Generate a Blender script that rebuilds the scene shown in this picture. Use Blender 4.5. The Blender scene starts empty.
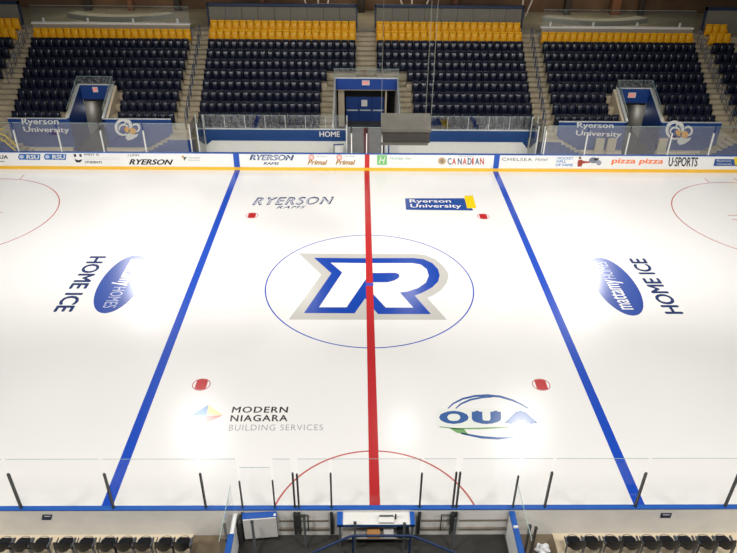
import bpy, bmesh, math, random
from mathutils import Vector, Matrix
random.seed(4)
COL = bpy.context.scene.collection
# ---------------------------------------------------------------- camera survey (a fitted pinhole camera, used to read plane coordinates)
F,CX,CY,CZ,PIT,YAW,ROL = 677.548,-.5025,-25.3162,16.1026,.55498,.017839,.012192
_d=Vector((math.sin(YAW)*math.cos(PIT),math.cos(YAW)*math.cos(PIT),-math.sin(PIT)))
_r=_d.cross(Vector((0,0,1))).normalized(); _u=_r.cross(_d)
_R=_r*math.cos(ROL)+_u*math.sin(ROL); _U=-_r*math.sin(ROL)+_u*math.cos(ROL)
CAM=Vector((CX,CY,CZ))
def ray(x,y): return _d+_R*((x-368.5)/F)-_U*((y-276.5)/F)
def at_y(x,y,Y):
    v=ray(x,y); return CAM+v*((Y-CY)/v.y)
def at_z(x,y,Z=0.0):
    v=ray(x,y); return CAM+v*((Z-CZ)/v.z)
# ---------------------------------------------------------------- materials
def lin(c):
    return tuple((v/255/12.92 if v/255<=.04045 else ((v/255+.055)/1.055)**2.4) for v in c)+(1,)
MATS={}
def mat(name,rgb,rough=.6,metal=0,spec=.5,noise=0,scale=4,bump=0,coat=0):
    if name in MATS: return MATS[name]
    m=bpy.data.materials.new(name); m.use_nodes=True; nt=m.node_tree; b=nt.nodes['Principled BSDF']
    b.inputs['Base Color'].default_value=lin(rgb); b.inputs['Roughness'].default_value=rough
    b.inputs['Metallic'].default_value=metal; b.inputs['Specular IOR Level'].default_value=spec
    b.inputs['Coat Weight'].default_value=coat
    if noise or bump:
        tc=nt.nodes.new('ShaderNodeTexCoord'); n=nt.nodes.new('ShaderNodeTexNoise')
        n.inputs['Scale'].default_value=scale; n.inputs['Detail'].default_value=6
        nt.links.new(tc.outputs['Object'],n.inputs['Vector'])
        if noise:
            mr=nt.nodes.new('ShaderNodeMapRange'); mr.inputs['From Min'].default_value=.3; mr.inputs['From Max'].default_value=.7
            mr.inputs['To Min'].default_value=1-noise; mr.inputs['To Max'].default_value=1+noise
            nt.links.new(n.outputs['Fac'],mr.inputs['Value'])
            vm=nt.nodes.new('ShaderNodeVectorMath'); vm.operation='SCALE'; vm.inputs[0].default_value=lin(rgb)[:3]
            nt.links.new(mr.outputs['Result'],vm.inputs['Scale']); nt.links.new(vm.outputs['Vector'],b.inputs['Base Color'])
        if bump:
            bp=nt.nodes.new('ShaderNodeBump'); bp.inputs['Strength'].default_value=bump; bp.inputs['Distance'].default_value=.02
            nt.links.new(n.outputs['Fac'],bp.inputs['Height']); nt.links.new(bp.outputs['Normal'],b.inputs['Normal'])
    MATS[name]=m; return m
ICE_R=.2
def ice_paint(name,rgb,noise=0): return mat('ice_'+name,rgb,rough=ICE_R,spec=ICE_SPEC,noise=noise,scale=.35)
ICE_SPEC=.5
def glass_mat(name,tint=(1,1,1),refl=1.0):
    m=bpy.data.materials.new(name); m.use_nodes=True; nt=m.node_tree; nt.nodes.clear()
    def mth(op,a,b_):
        n=nt.nodes.new('ShaderNodeMath'); n.operation=op
        for i,q in enumerate((a,b_)):
            if hasattr(q,'links'): nt.links.new(q,n.inputs[i])
            else: n.inputs[i].default_value=q
        return n.outputs[0]
    o=nt.nodes.new('ShaderNodeOutputMaterial'); mx=nt.nodes.new('ShaderNodeMixShader'); t=nt.nodes.new('ShaderNodeBsdfTransparent')
    g=nt.nodes.new('ShaderNodeBsdfGlossy'); f=nt.nodes.new('ShaderNodeLayerWeight'); f.inputs['Blend'].default_value=.5
    k=mth('MULTIPLY',mth('ADD',mth('MULTIPLY',mth('POWER',f.outputs['Facing'],5.0),.96),.04),refl)
    g.inputs['Roughness'].default_value=.03; t.inputs['Color'].default_value=(*tint,1)
    nt.links.new(k,mx.inputs[0]); nt.links.new(t.outputs[0],mx.inputs[1])
    nt.links.new(g.outputs[0],mx.inputs[2]); nt.links.new(mx.outputs[0],o.inputs['Surface']); return m
GLASS=glass_mat('clear_glass',(.995,.997,.996),.5)
GLASS_FAR=glass_mat('far_glass',(.97,.98,.98),2.8)
GLASS_DUSTY=glass_mat('scuffed_glass',(.95,.97,.97),1.6)
GLASS_EDGE=mat('glass_edge',(150,175,170),.2)
CONC=mat('tan_concrete',(176,163,138),.85,noise=.14,scale=1.3,bump=.1)
CONC_D=mat('grey_concrete',(120,116,108),.8,noise=.15,scale=1.1,bump=.1)
BROWN=mat('brown_wall',(92,68,48),.8,noise=.3,scale=.5)
DKFLOOR=mat('dark_rubber_floor',(62,60,58),.7,noise=.2,scale=1.5)
BLUE=mat('navy_blue_paint',(24,62,128),.5)
BLUE2=mat('royal_blue_paint',(10,58,128),.5,noise=.06,scale=1)
CAPBLUE=mat('blue_cap_rail',(30,90,176),.4)
WHITE=mat('white_paint',(232,230,224),.4)
BOARD=mat('white_board',(240,240,238),.35,noise=.02)
BOARDB=mat('grey_board_back',(222,219,213),.6,noise=.06,scale=1.5)
YEL=mat('yellow_kick',(242,190,50),.4)
NAVY=mat('navy_plastic',(11,18,40),.3,spec=.6)
NAVY_N=mat('black_plastic',(10,12,18),.5,spec=.3)
SEATY=mat('yellow_plastic',(246,180,0),.45)
STEEL=mat('grey_steel',(120,124,128),.4,metal=.6)
DSTEEL=mat('dark_steel',(66,68,66),.45,metal=.4)
ALU=mat('light_aluminium',(215,218,215),.35,metal=.2)
BLACK=mat('black_print',(22,22,24),.5)
TAN=mat('beige_paint',(214,198,170),.7)
# ---------------------------------------------------------------- mesh builder
class B:
    def __init__(s): s.bm=bmesh.new()
    def quad(s,*p):
        s.bm.faces.new([s.bm.verts.new(q) for q in p]); return s
    def box(s,x0,x1,y0,y1,z0,z1):
        v=[s.bm.verts.new((x,y,z)) for z in(z0,z1) for y in(y0,y1) for x in(x0,x1)]
        for f in((0,2,3,1),(4,5,7,6),(0,1,5,4),(2,6,7,3),(0,4,6,2),(1,3,7,5)): s.bm.faces.new([v[i] for i in f])
        return s
    def prism(s,pts,vec):
        """planar polygon extruded along vec"""
        a=[s.bm.verts.new(p) for p in pts]; b=[s.bm.verts.new(Vector(p)+Vector(vec)) for p in pts]; n=len(a)
        s.bm.faces.new(a); s.bm.faces.new(b[::-1])
        for i in range(n): s.bm.faces.new([a[i],b[i],b[(i+1)%n],a[(i+1)%n]])
        return s
    def tube(s,pts,r,n=8,closed=False):
        pts=[Vector(p) for p in pts]; rings=[]
        for i,p in enumerate(pts):
            a=pts[i-1] if i>0 else (pts[-1] if closed else p); c=pts[i+1] if i+1<len(pts) else (pts[0] if closed else p)
            t=(c-a).normalized(); ref=Vector((0,0,1)) if abs(t.z)<.9 else Vector((1,0,0))
            x=t.cross(ref).normalized(); y=t.cross(x)
            rings.append([s.bm.verts.new(p+x*r*math.cos(2*math.pi*k/n)+y*r*math.sin(2*math.pi*k/n)) for k in range(n)])
        m=len(rings)
        for i in range(m if closed else m-1):
            q,w=rings[i],rings[(i+1)%m]
            for k in range(n): s.bm.faces.new([q[k],q[(k+1)%n],w[(k+1)%n],w[k]])
        if not closed: s.bm.faces.new(rings[0][::-1]); s.bm.faces.new(rings[-1])
        return s
    def rbox(s,x0,x1,y0,y1,z0,z1,r,axis='y',n=4):
        """box with corners rounded in the plane across axis"""
        if axis=='y': a0,a1,b0,b1=x0,x1,z0,z1
        elif axis=='z': a0,a1,b0,b1=x0,x1,y0,y1
        else: a0,a1,b0,b1=y0,y1,z0,z1
        P=[]
        for (ca,cb,st) in((a1-r,b1-r,0),(a0+r,b1-r,90),(a0+r,b0+r,180),(a1-r,b0+r,270)):
            for k in range(n+1):
                t=math.radians(st+90*k/n); P.append((ca+r*math.cos(t),cb+r*math.sin(t)))
        if axis=='y': return s.prism([(a,y0,b) for a,b in P],(0,y1-y0,0))
        if axis=='z': return s.prism([(a,b,z0) for a,b in P],(0,0,z1-z0))
        return s.prism([(x0,a,b) for a,b in P],(x1-x0,0,0))
    def ring(s,c,r,w,z,a0=0,a1=360,n=96,h=0):
        k0=[]
        N=max(3,int(n*(a1-a0)/360))
        full=(a1-a0)>=360
        for k in range(N if full else N+1):
            t=math.radians(a0+(a1-a0)*k/N); cs,sn=math.cos(t),math.sin(t)
            k0.append((s.bm.verts.new((c[0]+(r-w/2)*cs,c[1]+(r-w/2)*sn,z)),s.bm.verts.new((c[0]+(r+w/2)*cs,c[1]+(r+w/2)*sn,z))))
        for i in range(N):
            a,b=k0[i],k0[(i+1)%len(k0)]; s.bm.faces.new([a[0],a[1],b[1],b[0]])
        return s
    def poly(s,pts):
        s.bm.faces.new([s.bm.verts.new(p) for p in pts]); return s
    def disc(s,c,r,z,n=32,sx=1,sy=1):
        return s.poly([(c[0]+r*sx*math.cos(2*math.pi*k/n),c[1]+r*sy*math.sin(2*math.pi*k/n),z) for k in range(n)])
    def done(s,name,m,parent=None,smooth=False,recalc=True):
        if recalc: bmesh.ops.recalc_face_normals(s.bm,faces=s.bm.faces)
        me=bpy.data.meshes.new(name); s.bm.to_mesh(me); s.bm.free(); me.materials.append(m)
        if smooth:
            for p in me.polygons: p.use_smooth=True
        o=bpy.data.objects.new(name,me); COL.objects.link(o)
        if parent: o.parent=parent; o.matrix_parent_inverse=Matrix.Translation(-Vector(parent.location)) if parent.type=='EMPTY' else Matrix()
        return o
def tag(o,label=None,cat=None,group=None,kind=None):
    if label: o['label']=label
    if cat: o['category']=cat
    if group: o['group']=group
    if kind: o['kind']=kind
    return o
def thing(name,loc,label,cat,group=None):
    o=bpy.data.objects.new(name,None); COL.objects.link(o); o.location=loc; o.empty_display_size=.2
    return tag(o,label,cat,group)
def struct(o): o['kind']='structure'; return o
ORD='first second third fourth fifth sixth seventh eighth ninth tenth eleventh twelfth thirteenth fourteenth fifteenth sixteenth seventeenth eighteenth nineteenth twentieth twenty-first twenty-second twenty-third'.split()
def text(name,s,m,p00,p10,p01,parent,bold=0,shear=0,spacing=1):
    """lettering stretched into the parallelogram p00 (bottom left), p10 (bottom right), p01 (top left)"""
    cu=bpy.data.curves.new('t','FONT'); cu.body=s; cu.shear=shear; cu.resolution_u=3; cu.space_character=spacing
    cu.space_line=.85; ob=bpy.data.objects.new('t',cu); COL.objects.link(ob)
    dg=bpy.context.evaluated_depsgraph_get(); me=bpy.data.meshes.new_from_object(ob.evaluated_get(dg))
    bpy.data.objects.remove(ob); bpy.data.curves.remove(cu)
    if bold>0:      # heavier strokes: shifted copies of the same outline in one mesh
        bb=bmesh.new(); e=bold
        for q,(dx,dy) in enumerate(((0,0),(e,0),(-e,0),(0,e*.6),(0,-e*.6))):
            n0=len(bb.verts); bb.from_mesh(me); bb.verts.ensure_lookup_table()
            for v in bb.verts[n0:]: v.co.x+=dx; v.co.y+=dy; v.co.z=q*.00025
        bb.to_mesh(me); bb.free()
    xs=[v.co.x for v in me.vertices]; ys=[v.co.y for v in me.vertices]
    a,b,c,d=min(xs),max(xs),min(ys),max(ys); p00,p10,p01=Vector(p00),Vector(p10),Vector(p01)
    nn=(p10-p00).cross(p01-p00).normalized()
    for v in me.vertices: v.co=p00+(p10-p00)*((v.co.x-a)/(b-a))+(p01-p00)*((v.co.y-c)/(d-c))+nn*v.co.z
    me.name=name; me.materials.clear(); me.materials.append(m)
    o=bpy.data.objects.new(name,me); COL.objects.link(o); o.parent=parent
    if parent.type=='EMPTY': o.matrix_parent_inverse=Matrix.Translation(-Vector(parent.location))
    return o
# ================================================================ ICE
ice_m=ice_paint('sheet',(243,241,238),noise=.008)
ice=struct(B().box(-25,25,-12.95,12.95,-.12,0).done('floor',ice_m))
Z1,Z2,Z3,Z4,Z5=.002,.0035,.005,.0065,.008
RED=ice_paint('red',(192,42,46)); IBLUE=ice_paint('blue',(26,76,190)); RBLUE=ice_paint('logo_blue',(16,66,168))
IWHITE=ice_paint('white',(246,244,240)); IGREY=ice_paint('silver',(198,195,188)); INAVY=ice_paint('navy',(30,50,104))
IRED=ice_paint('thin_red',(196,96,92)); IFADE=ice_paint('faint_grey',(205,203,199))
B().quad((-.155,-12.95,Z5),(.155,-12.95,Z5),(.155,12.95,Z5),(-.155,12.95,Z5)).done('centre_line',RED,ice)
for s in(-1,1):
    B().quad((s*7.77-.165,-12.95,Z1),(s*7.77+.165,-12.95,Z1),(s*7.77+.165,12.95,Z1),(s*7.77-.165,12.95,Z1)).done('blue_line',IBLUE,ice)
B().ring((0,0),4.572,.055,Z1,n=128).done('centre_circle',IBLUE,ice)
B().quad((-.17,-.14,.0095),(.17,-.14,.0095),(.17,.1,.0095),(-.17,.1,.0095)).done('centre_spot',ice_paint('spot',(70,80,190)),ice)
B().ring((0,-12.95),3.05,.055,Z1,0,180,n=128).done('referee_crease',IRED,ice)
for s in(-1,1):
    b=B().ring((s*21.03,6.706),4.572,.055,Z1,n=128)
    for t in(-1,1):
        for q in(-1,1): 
            x=s*21.03+t*.9; y=6.706+q*(4.572+.3); b.quad((x-.025,y-.3,Z1),(x+.025,y-.3,Z1),(x+.025,y+.3,Z1),(x-.025,y+.3,Z1))
    b.done('faceoff_circle',IRED,ice)
    b=B()
    for q in(-1,1):
        for t in(-1,1):
            x=s*21.03+t*.6; y=6.706+q*.25; xx=x+t*1.2; b.quad((min(x,xx),y-.025,Z1),(max(x,xx),y-.025,Z1),(max(x,xx),y+.025,Z1),(min(x,xx),y+.025,Z1))
    b.done('faceoff_mark',IRED,ice)
    B().disc((s*21.03,6.706),.3,Z1).done('faceoff_spot',RED,ice)
    for t in(-1,1):
        c=(s*6.096,t*6.706); e=bpy.data.objects
        B().ring(c,.31,.03,Z1,n=40).done('faceoff_spot',RED,ice)
        P=[(c[0]+.27*math.cos(math.radians(a)),c[1]+.27*math.sin(math.radians(a)),Z2) for a in list(range(-52,53,8))+list(range(128,233,8))]
        B().poly([(c[0]+(.3*math.cos(a)if abs(.3*math.cos(a))<.2 else math.copysign(.2,math.cos(a))),c[1]+.285*math.sin(a),Z2) for a in [math.radians(k*9) for k in range(40)]]).done('faceoff_spot',RED,ice)
# big R
def A(x,y): return (280+x/6.91,245+y/6.91)
def Q(x,y): return (360+x/6.91,245+y/6.91)
def ipoly(pts,z): return [at_z(x,y,z) for x,y in pts]
g=[A(130,58),Q(0,61),Q(380,62),Q(450,70),Q(520,98),Q(575,145),Q(606,190),Q(612,215),Q(600,262),Q(560,312),Q(510,345),Q(465,365),Q(600,517),A(60,515),A(285,205)]
B().poly(ipoly(g,Z1)).done('team_logo',IGREY,ice)
g=[A(235,88),Q(0,91),Q(370,90),Q(440,98),Q(500,125),Q(538,165),Q(551,208),Q(540,252),Q(500,292),Q(430,330),Q(378,350),Q(490,477),Q(125,477),Q(92,440),Q(36,368),A(515,472),A(165,470),A(355,195)]
B().poly(ipoly(g,Z2)).done('team_logo',RBLUE,ice)
g=[A(350,122),Q(0,125),Q(360,125),Q(420,135),Q(462,168),Q(475,212),Q(455,260),Q(400,298),Q(330,320),Q(275,328),Q(368,432),Q(178,432),Q(92,340),Q(70,300),Q(40,236),A(460,430),A(270,430),A(430,190)]
B().poly(ipoly(g,Z3)).done('team_logo',IWHITE,ice)
g=[Q(66,193),Q(245,192),Q(268,200),Q(274,216),Q(262,232),Q(235,246),Q(190,257),Q(40,258)]
B().poly(ipoly(g,Z4)).done('team_logo',RBLUE,ice)
# text helpers on ice from photo boxes
def itext(s,m,a,b,c,**k): return text('ice_lettering',s,m,at_z(*a,k.get('z',Z2)),at_z(*b,k.get('z',Z2)),at_z(*c,k.get('z',Z2)),ice,**{q:w for q,w in k.items() if q!='z'})
itext('RYERSON',INAVY,(252,205.3),(333,204.3),(255,197.4),bold=.04,shear=.25,z=Z1,spacing=1.2)
itext('RYERSON',ice_paint('pale',(206,208,216)),(253.2,204.4),(331.2,203.5),(256,198.5),bold=-.005,shear=.25,z=Z3,spacing=1.2)
itext('RAMS',INAVY,(276,208.6),(305,208.2),(277.5,206),bold=.01,shear=.3,z=Z2,spacing=1.2)
def ibox(p,z,m,n='ice_advert'): return B().poly(ipoly(p,z)).done(n,m,ice)
ibox([(405,198.3),(464,198.2),(473.5,210.5),(406,209.8)],Z1,ice_paint('ad_blue',(34,78,156)))
ibox([(464,195.6),(473,195.6),(476.4,208.2),(467,208.2)],Z2,ice_paint('ad_yellow',(250,214,20)))
itext('Ryerson',IWHITE,(410,203.6),(451.5,203.6),(409.3,199.3),bold=.015)
itext('University',IWHITE,(410.5,208.6),(462,208.8),(410.3,203.9),bold=.015)
# home ice ovals
for s in(-1,1):
    cx=10.93 if s>0 else -10.95; cy=.12 if s<0 else .02
    a,b=2.4,.95
    B().disc((cx,cy),1,Z1,48,b,a).done('oval_advert',ice_paint('oval_blue',(52,80,160)),ice)
    if s<0:
        text('ice_lettering','mattamy',IWHITE,(cx-.42,cy+1.95,Z2),(cx-.42,cy-.3,Z2),(cx+.42,cy+1.95,Z2),ice,bold=.012)
        text('ice_lettering','HOMES',ice_paint('oval_pale',(180,186,210)),(cx-.22,cy-.4,Z2),(cx-.22,cy-2.0,Z2),(cx+.32,cy-.4,Z2),ice)
    else:
        text('ice_lettering','mattamy',IWHITE,(cx+.42,cy-1.95,Z2),(cx+.42,cy+.4,Z2),(cx-.42,cy-1.95,Z2),ice,bold=.012)
        text('ice_lettering','HOMES',ice_paint('oval_pale',(180,186,210)),(cx+.22,cy+.5,Z2),(cx+.22,cy+2.0,Z2),(cx-.32,cy+.5,Z2),ice)
HI=ice_paint('home_ice',(44,60,108))
pA=at_z(87.5,256.5); pB=at_z(53,312)
xl=(at_z(89,257).x+at_z(54,311).x)/2; xt=(at_z(105,257).x+at_z(74,311).x)/2; y0,y1=at_z(96,256.3).y,at_z(64,312).y
text('ice_lettering','HOME ICE',HI,(xl,y0,Z2),(xl,y1,Z2),(xt,y0,Z2),ice,bold=.035)
xl=(at_z(681.5,313).x+at_z(647,259).x)/2; xt=(at_z(664,313).x+at_z(629.5,259).x)/2; y0,y1=at_z(672,314).y,at_z(638,258.5).y
text('ice_lettering','HOME ICE',HI,(xl,y0,Z2),(xl,y1,Z2),(xt,y0,Z2),ice,bold=.035)
# building services logo
def D(x,y): return (180+x/12.28,395+y/12.28)
ibox([D(135,252),D(350,118),D(328,240),D(310,255)],Z1,ice_paint('kite_blue',(120,160,205)))
ibox([D(350,118),D(525,248),D(330,243)],Z1,ice_paint('kite_yellow',(250,222,160)))
ibox([D(525,250),D(310,352),D(322,252)],Z1,ice_paint('kite_red',(214,140,132)))
ibox([D(135,255),D(308,258),D(300,352)],Z1,ice_paint('kite_green',(214,222,190)))
K=ice_paint('ink',(50,52,56))
itext('MODERN',K,(231.5,412.7),(287.5,412.7),(233,406.6),bold=.02,spacing=1.15)
itext('NIAGARA',K,(230,421.5),(287.5,421.3),(231,415.0),bold=.02,spacing=1.15)
itext('BUILDING SERVICES',ice_paint('ink_pale',(176,176,174)),(228.5,430.6),(323,430.3),(229.5,424.6),spacing=1.15)
# athletics logo with arcs
OB=ice_paint('athletic_blue',(58,98,160)); OG=ice_paint('athletic_green',(120,170,110)); OO=ice_paint('athletic_halo',(236,238,231))
def O(x,y): return (430+x/6.41,385+y/6.41)
ibox([O(45,150),O(700,150),O(740,255),O(420,270),O(40,265)],Z1,OO)
def arc(p,w,m):
    n=len(p); L=[];Rr=[]
    for i,(x,y) in enumerate(p):
        a=p[max(0,i-1)];c=p[min(n-1,i+1)]; dx,dy=c[0]-a[0],c[1]-a[1]; l=math.hypot(dx,dy); nx,ny=-dy/l,dx/l; ww=w*(.35+.65*math.sin(math.pi*(i+.5)/n))
        L.append(O(x+nx*ww,y+ny*ww)); Rr.append(O(x-nx*ww,y-ny*ww))
    b=B()
    for i in range(n-1): b.poly([at_z(*q,Z2) for q in(L[i],L[i+1],Rr[i+1],Rr[i])])
    b.done('ice_advert',m,ice)
arc([(115,150),(150,118),(210,88),(290,70),(370,66),(450,74),(530,98),(590,126),(630,150)],7,OB)
arc([(165,150),(200,120),(260,94),(330,80),(400,76)],6,OB)
arc([(60,268),(180,280),(330,278),(500,270),(640,262)],5,OG)
ibox([O(120,275),O(215,280),O(250,320),O(170,305)],Z2,OG)
for u,(x0,x1) in zip('OUA',((58,250),(268,458),(478,690))):
    itext(u,OB,O(x0,250),O(x1,250),O(x0,165),bold=.09 if u!='O' else .07,z=Z3)
arc([(200,310),(330,335),(440,342),(540,335)],8,OB)
# ================================================================ FAR BOARDS
BY=12.74
fb=thing('dasher_board',(0,BY,0),'long white advert board with yellow kick strip along the far side of the ice','rink board')
B().box(-25,25,BY,BY+.12,0,1.05).done('board_face',BOARD,fb)
B().box(-25,25,BY-.02,BY,0,.2).done('kick_plate',YEL,fb)
B().box(-25,25,BY-.03,BY+.16,1.05,1.08).done('cap_rail',CAPBLUE,fb)
for x0,x1,m in((-.13,.15,mat('board_red',(200,48,48),.4)),(-7.95,-7.6,mat('board_blue',(30,84,180),.4)),(7.6,7.93,mat('board_blue',(30,84,180),.4))):
    B().box(x0,x1,BY-.012,BY-.0005,.2,1.05).done('line_stripe',m,fb)
def W(x,y,d=.014): return at_y(x,y,BY-d)
def wt(s,m,x0,x1,yt,yb,d=.008,**k):
    dy=(x1-x0)*.0085
    return text('advert_lettering',s,m,W(x0,yb,d),W(x1,yb+dy,d),W(x0,yt,d),fb,**k)
def wp(p,m,d=.006,n='advert_panel'): return B().poly([W(x,y,d) for x,y in p]).done(n,m,fb)
def wdisc(cx,cy,rx,ry,m,d=.006,n=20,name='advert_emblem'): return wp([(cx+rx*math.cos(2*math.pi*k/n),cy+ry*math.sin(2*math.pi*k/n)) for k in range(n)],m,d,name)
def P(n,c): return mat('print_'+n,c,.45)
wt('OUA',BLACK,-6,8,155,158.8,bold=.03); wp([(-6,160.3),(5,161.3),(4,161.8),(-6,161)],BLACK)
for x in(18,43.8):
    wp([(x+1,153.8),(x+22.5,154.2),(x+22,160),(x+1,159.6)],P('ad_blue',(30,104,176))); wdisc(x+4,156.9,4,2.9,P('ad_blue',(30,104,176)),.007)
    wdisc(x+3.6,156.8,2.3,1.8,P('pale',(190,200,225)),.009); wt('RSU',WHITE,x+8.5,x+21,154.8,159,.009,bold=.03)
wp([(73.5,154.2),(76,154.2),(76.3,156.8),(74.2,156.8)],BLACK); wp([(79,154.2),(81.4,154.2),(81.8,156.8),(79.7,156.8)],BLACK)
wp([(74.6,158.8),(77,160),(80,160),(81.8,158.8),(81.6,161),(80,162.4),(76.6,162.4),(75.2,161)],BLACK)
wt('WEST IS',P('grey',(95,95,95)),83.5,99,153.5,155.6,bold=.02); wt('STUDENTS',BLACK,85,102,161,163.3,bold=.03); 
for q in(157.6,159.2): wp([(83.5,q),(120,q+.3),(120,q+.7),(83.5,q+.4)],P('pale2',(215,214,216)))
wt('| LION',P('grey',(95,95,95)),128,139,154,157,bold=.01)
wt('RYERSON',BLACK,129,173,159,164.6,bold=.04,shear=.3)
wp([(181.2,156.5),(183.5,155),(183.5,159)],P('gold',(200,160,60))); wp([(183.5,157),(186.8,157),(184,161.2)],P('dgreen',(60,80,60)))
wt('MODERN',P('pale3',(165,165,165)),188.5,200,157,158.8); wt('NIAGARA',P('pale3',(165,165,165)),188.5,200,159.5,161)
wt('RYERSON',P('navy',(40,58,110)),249.5,294,154.5,160.2,bold=.06,shear=.25); wt('RYERSON',P('pale4',(205,212,225)),251.5,292,155.4,159.5,.011,shear=.25)
wt('RAMS',P('navy',(40,58,110)),263.5,279,162,164.8,bold=.03,shear=.2)
for x in(307.5,335.5):
    wdisc(x+3.8,157.4,3,3,P('pink',(224,140,130))); wdisc(x+3.8,157.4,2,2,P('pink2',(240,200,190)),.008)
    wt('Primal',P('gold2',(176,130,52)),x,x+20,159.6,164.8,.010,bold=.04,shear=.3); wt('ORIGINAL',P('pale3',(165,165,165)),x+8.5,x+20,155.6,157)
wp([(377,155.2),(387,155.2),(387,164.9),(377,164.9)],P('green',(120,196,120)))
wt('H',WHITE,378.8,385.4,156.6,163.5,.009,shear=.3)
wt('Holiday Inn',P('green2',(130,186,150)),389.5,411,156.6,160.6,shear=.2); wt('TORONTO DOWNTOWN CENTRE',P('pale2',(215,214,216)),390,424,161.8,163.6)
wdisc(442,161,4,3.6,P('tan',(196,170,130))); wdisc(442,161,2,2.2,P('tan2',(150,130,110)),.008)
ny=P('navy2',(60,84,120)); rd=P('red2',(204,74,70))
for ch,x,m in zip('CANADIAN',(447.5,452,457.8,462.6,467.6,472,475.2,480),(ny,rd,ny,rd,ny,rd,ny,rd)): wt(ch,m,x,x+(1.6 if ch=='I' else 4),158,164.6,bold=.03)
wt('MOLSON',P('pale3',(165,165,165)),459,474,155.6,157.2)
wt('CHELSEA',P('grey2',(120,116,110)),502,532,157.7,160.8,spacing=1.15,bold=.01); wt('Hotel',P('grey2',(120,116,110)),535,548,157.7,160.8,shear=.3)
hb=P('blue2',(84,142,200))
wt('HOCKEY',hb,557.5,573.5,157,159.4,bold=.02,shear=.1); wt('HALL',hb,556.5,566,159.8,162.6,bold=.02,shear=.1); wt('OF FAME',hb,555.5,573,163.6,166.2,bold=.03,shear=.1)
wdisc(580,157.9,1.3,1.4,P('skin',(120,84,66))); wp([(577.6,162),(578.4,160),(581.5,159.6),(583.6,161),(590,161.4),(590,162.8),(582.8,163.4),(581.5,166.6),(577.4,166.6)],P('jersey',(160,60,46)),.007)
wdisc(593.5,160.3,4.5,3,P('slate',(120,126,136)),.007); wdisc(598.8,162.8,2.6,2.6,P('slate2',(150,152,168)),.008); wp([(594,158.4),(599.5,158),(598,160.2),(594.5,160.6)],BLACK,.010)
wt('pizza pizza',P('orange',(244,120,56)),611,663,158.2,165,bold=.03,shear=.15)
wt('U·SPORTS',BLACK,668.5,698,157,166.4,bold=.03,shear=.25)
wp([(715,159),(741,159.3),(741,166),(713.4,166)],P('uni_blue',(34,84,150))); wt('Ryerson',WHITE,717,731,159.8,162.2,.010); wt('University',WHITE,717,732,163,165.4,.010)
wp([(734,157.5),(745,157.5),(745,165),(735,165)],P('uni_yel',(246,208,40)),.010)
# ================================================================ NEAR BOARDS
NY=-12.95
nb=thing('dasher_board',(0,NY,0),'long grey-backed board with blue cap rail along the near side of the ice','rink board')
B().box(-25,25,NY-.10,NY,0,1.07).done('board_face',BOARDB,nb)
B().box(-25,25,NY-.12,NY+.02,1.07,1.105).done('cap_rail',CAPBLUE,nb)
b=B()
for x0,x1 in((-2.62,-2.25),(-2.02,-1.3),(1.26,2.02),(2.3,3.6)):
    b.box(x0,x1,NY-.13,NY-.10,.62,.66); b.box(x0,x1,NY-.16,NY-.10,.30,.34)
b.done('back_rail',mat('rail_taupe',(120,112,100),.6),nb)
for x0,y0,x1,y1,l in((41.5,514.5,52.5,520,0),(660,513,672,518,0)):
    p=[at_y(x0+1,y0,NY-.112),at_y(x1,y0,NY-.112),at_y(x1-1.5,y1,NY-.112),at_y(x0,y1,NY-.112)]
    B().poly(p).done('board_sticker',P('sticker',(24,40,74)),nb)
    B().poly([at_y(x0+3,y0+1.4,NY-.116),at_y(x1-2,y0+1.4,NY-.116),at_y(x1-2.4,y0+2.2,NY-.116),at_y(x0+2.8,y0+2.2,NY-.116)]).done('board_sticker',WHITE,nb)
# near glass: posts and panes
NP=[(-12.03,2.39),(-9.55,2.39),(-7.08,2.39),(-4.60,2.39),(-3.61,2.09),(-2.74,2.12),(-2.2,2.4),(-2.09,2.36),(-1.21,2.39),(1.18,2.39),(2.08,2.42),(2.18,2.42),(3.72,2.28),(4.59,2.42),(7.07,2.39),(9.54,2.39),(12.02,2.39)]
N_post=[p for p in NP]
for i,(x,zt) in enumerate(NP):
    zt+=.05
    o=thing('glass_support_post',(x,NY-.05,.5),'dark steel post holding the near rink glass, %s from the left'%ORD[i],'post','posts holding the near rink glass')
    w=.021 if i not in(4,5,12) else .016
    B().box(x-w,x+w,NY-.09,NY-.035,1.105,zt).done('post_shaft',DSTEEL,o)
    B().box(x-w*1.2,x+w*1.2,NY-.03-.0,NY-.012,1.11,zt-.05).done('clamp_strip',mat('black_rubber',(36,36,36),.6),o)
    if i in(6,7,8,9,10,11,12,5,4): B().box(x-.04,x+.04,NY-.17,NY-.13,.12,1.02).done('post_foot',DSTEEL,o)
panes=[(0,1),(1,2),(2,3),(3,4),(4,5),(5,6),(7,8),(8,9),(9,10),(11,12),(12,13),(13,14),(14,15),(15,16)]
for k,(i,j) in enumerate(panes):
    x0,x1=NP[i][0]+.04,NP[j][0]-.04; zt=2.93 if (i,j)!=(4,5) else 2.62
    o=B().box(x0,x1,NY-.034,NY-.022,1.11,zt).done('rink_glass',GLASS)
    B().box(x0,x1,NY-.034,NY-.022,zt,zt+.007).done('pane_edge',GLASS_EDGE,o)
    tag(o,'clear rink glass pane on the near boards, %s from the left'%ORD[k],'glass pane','near rink glass panes')
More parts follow.
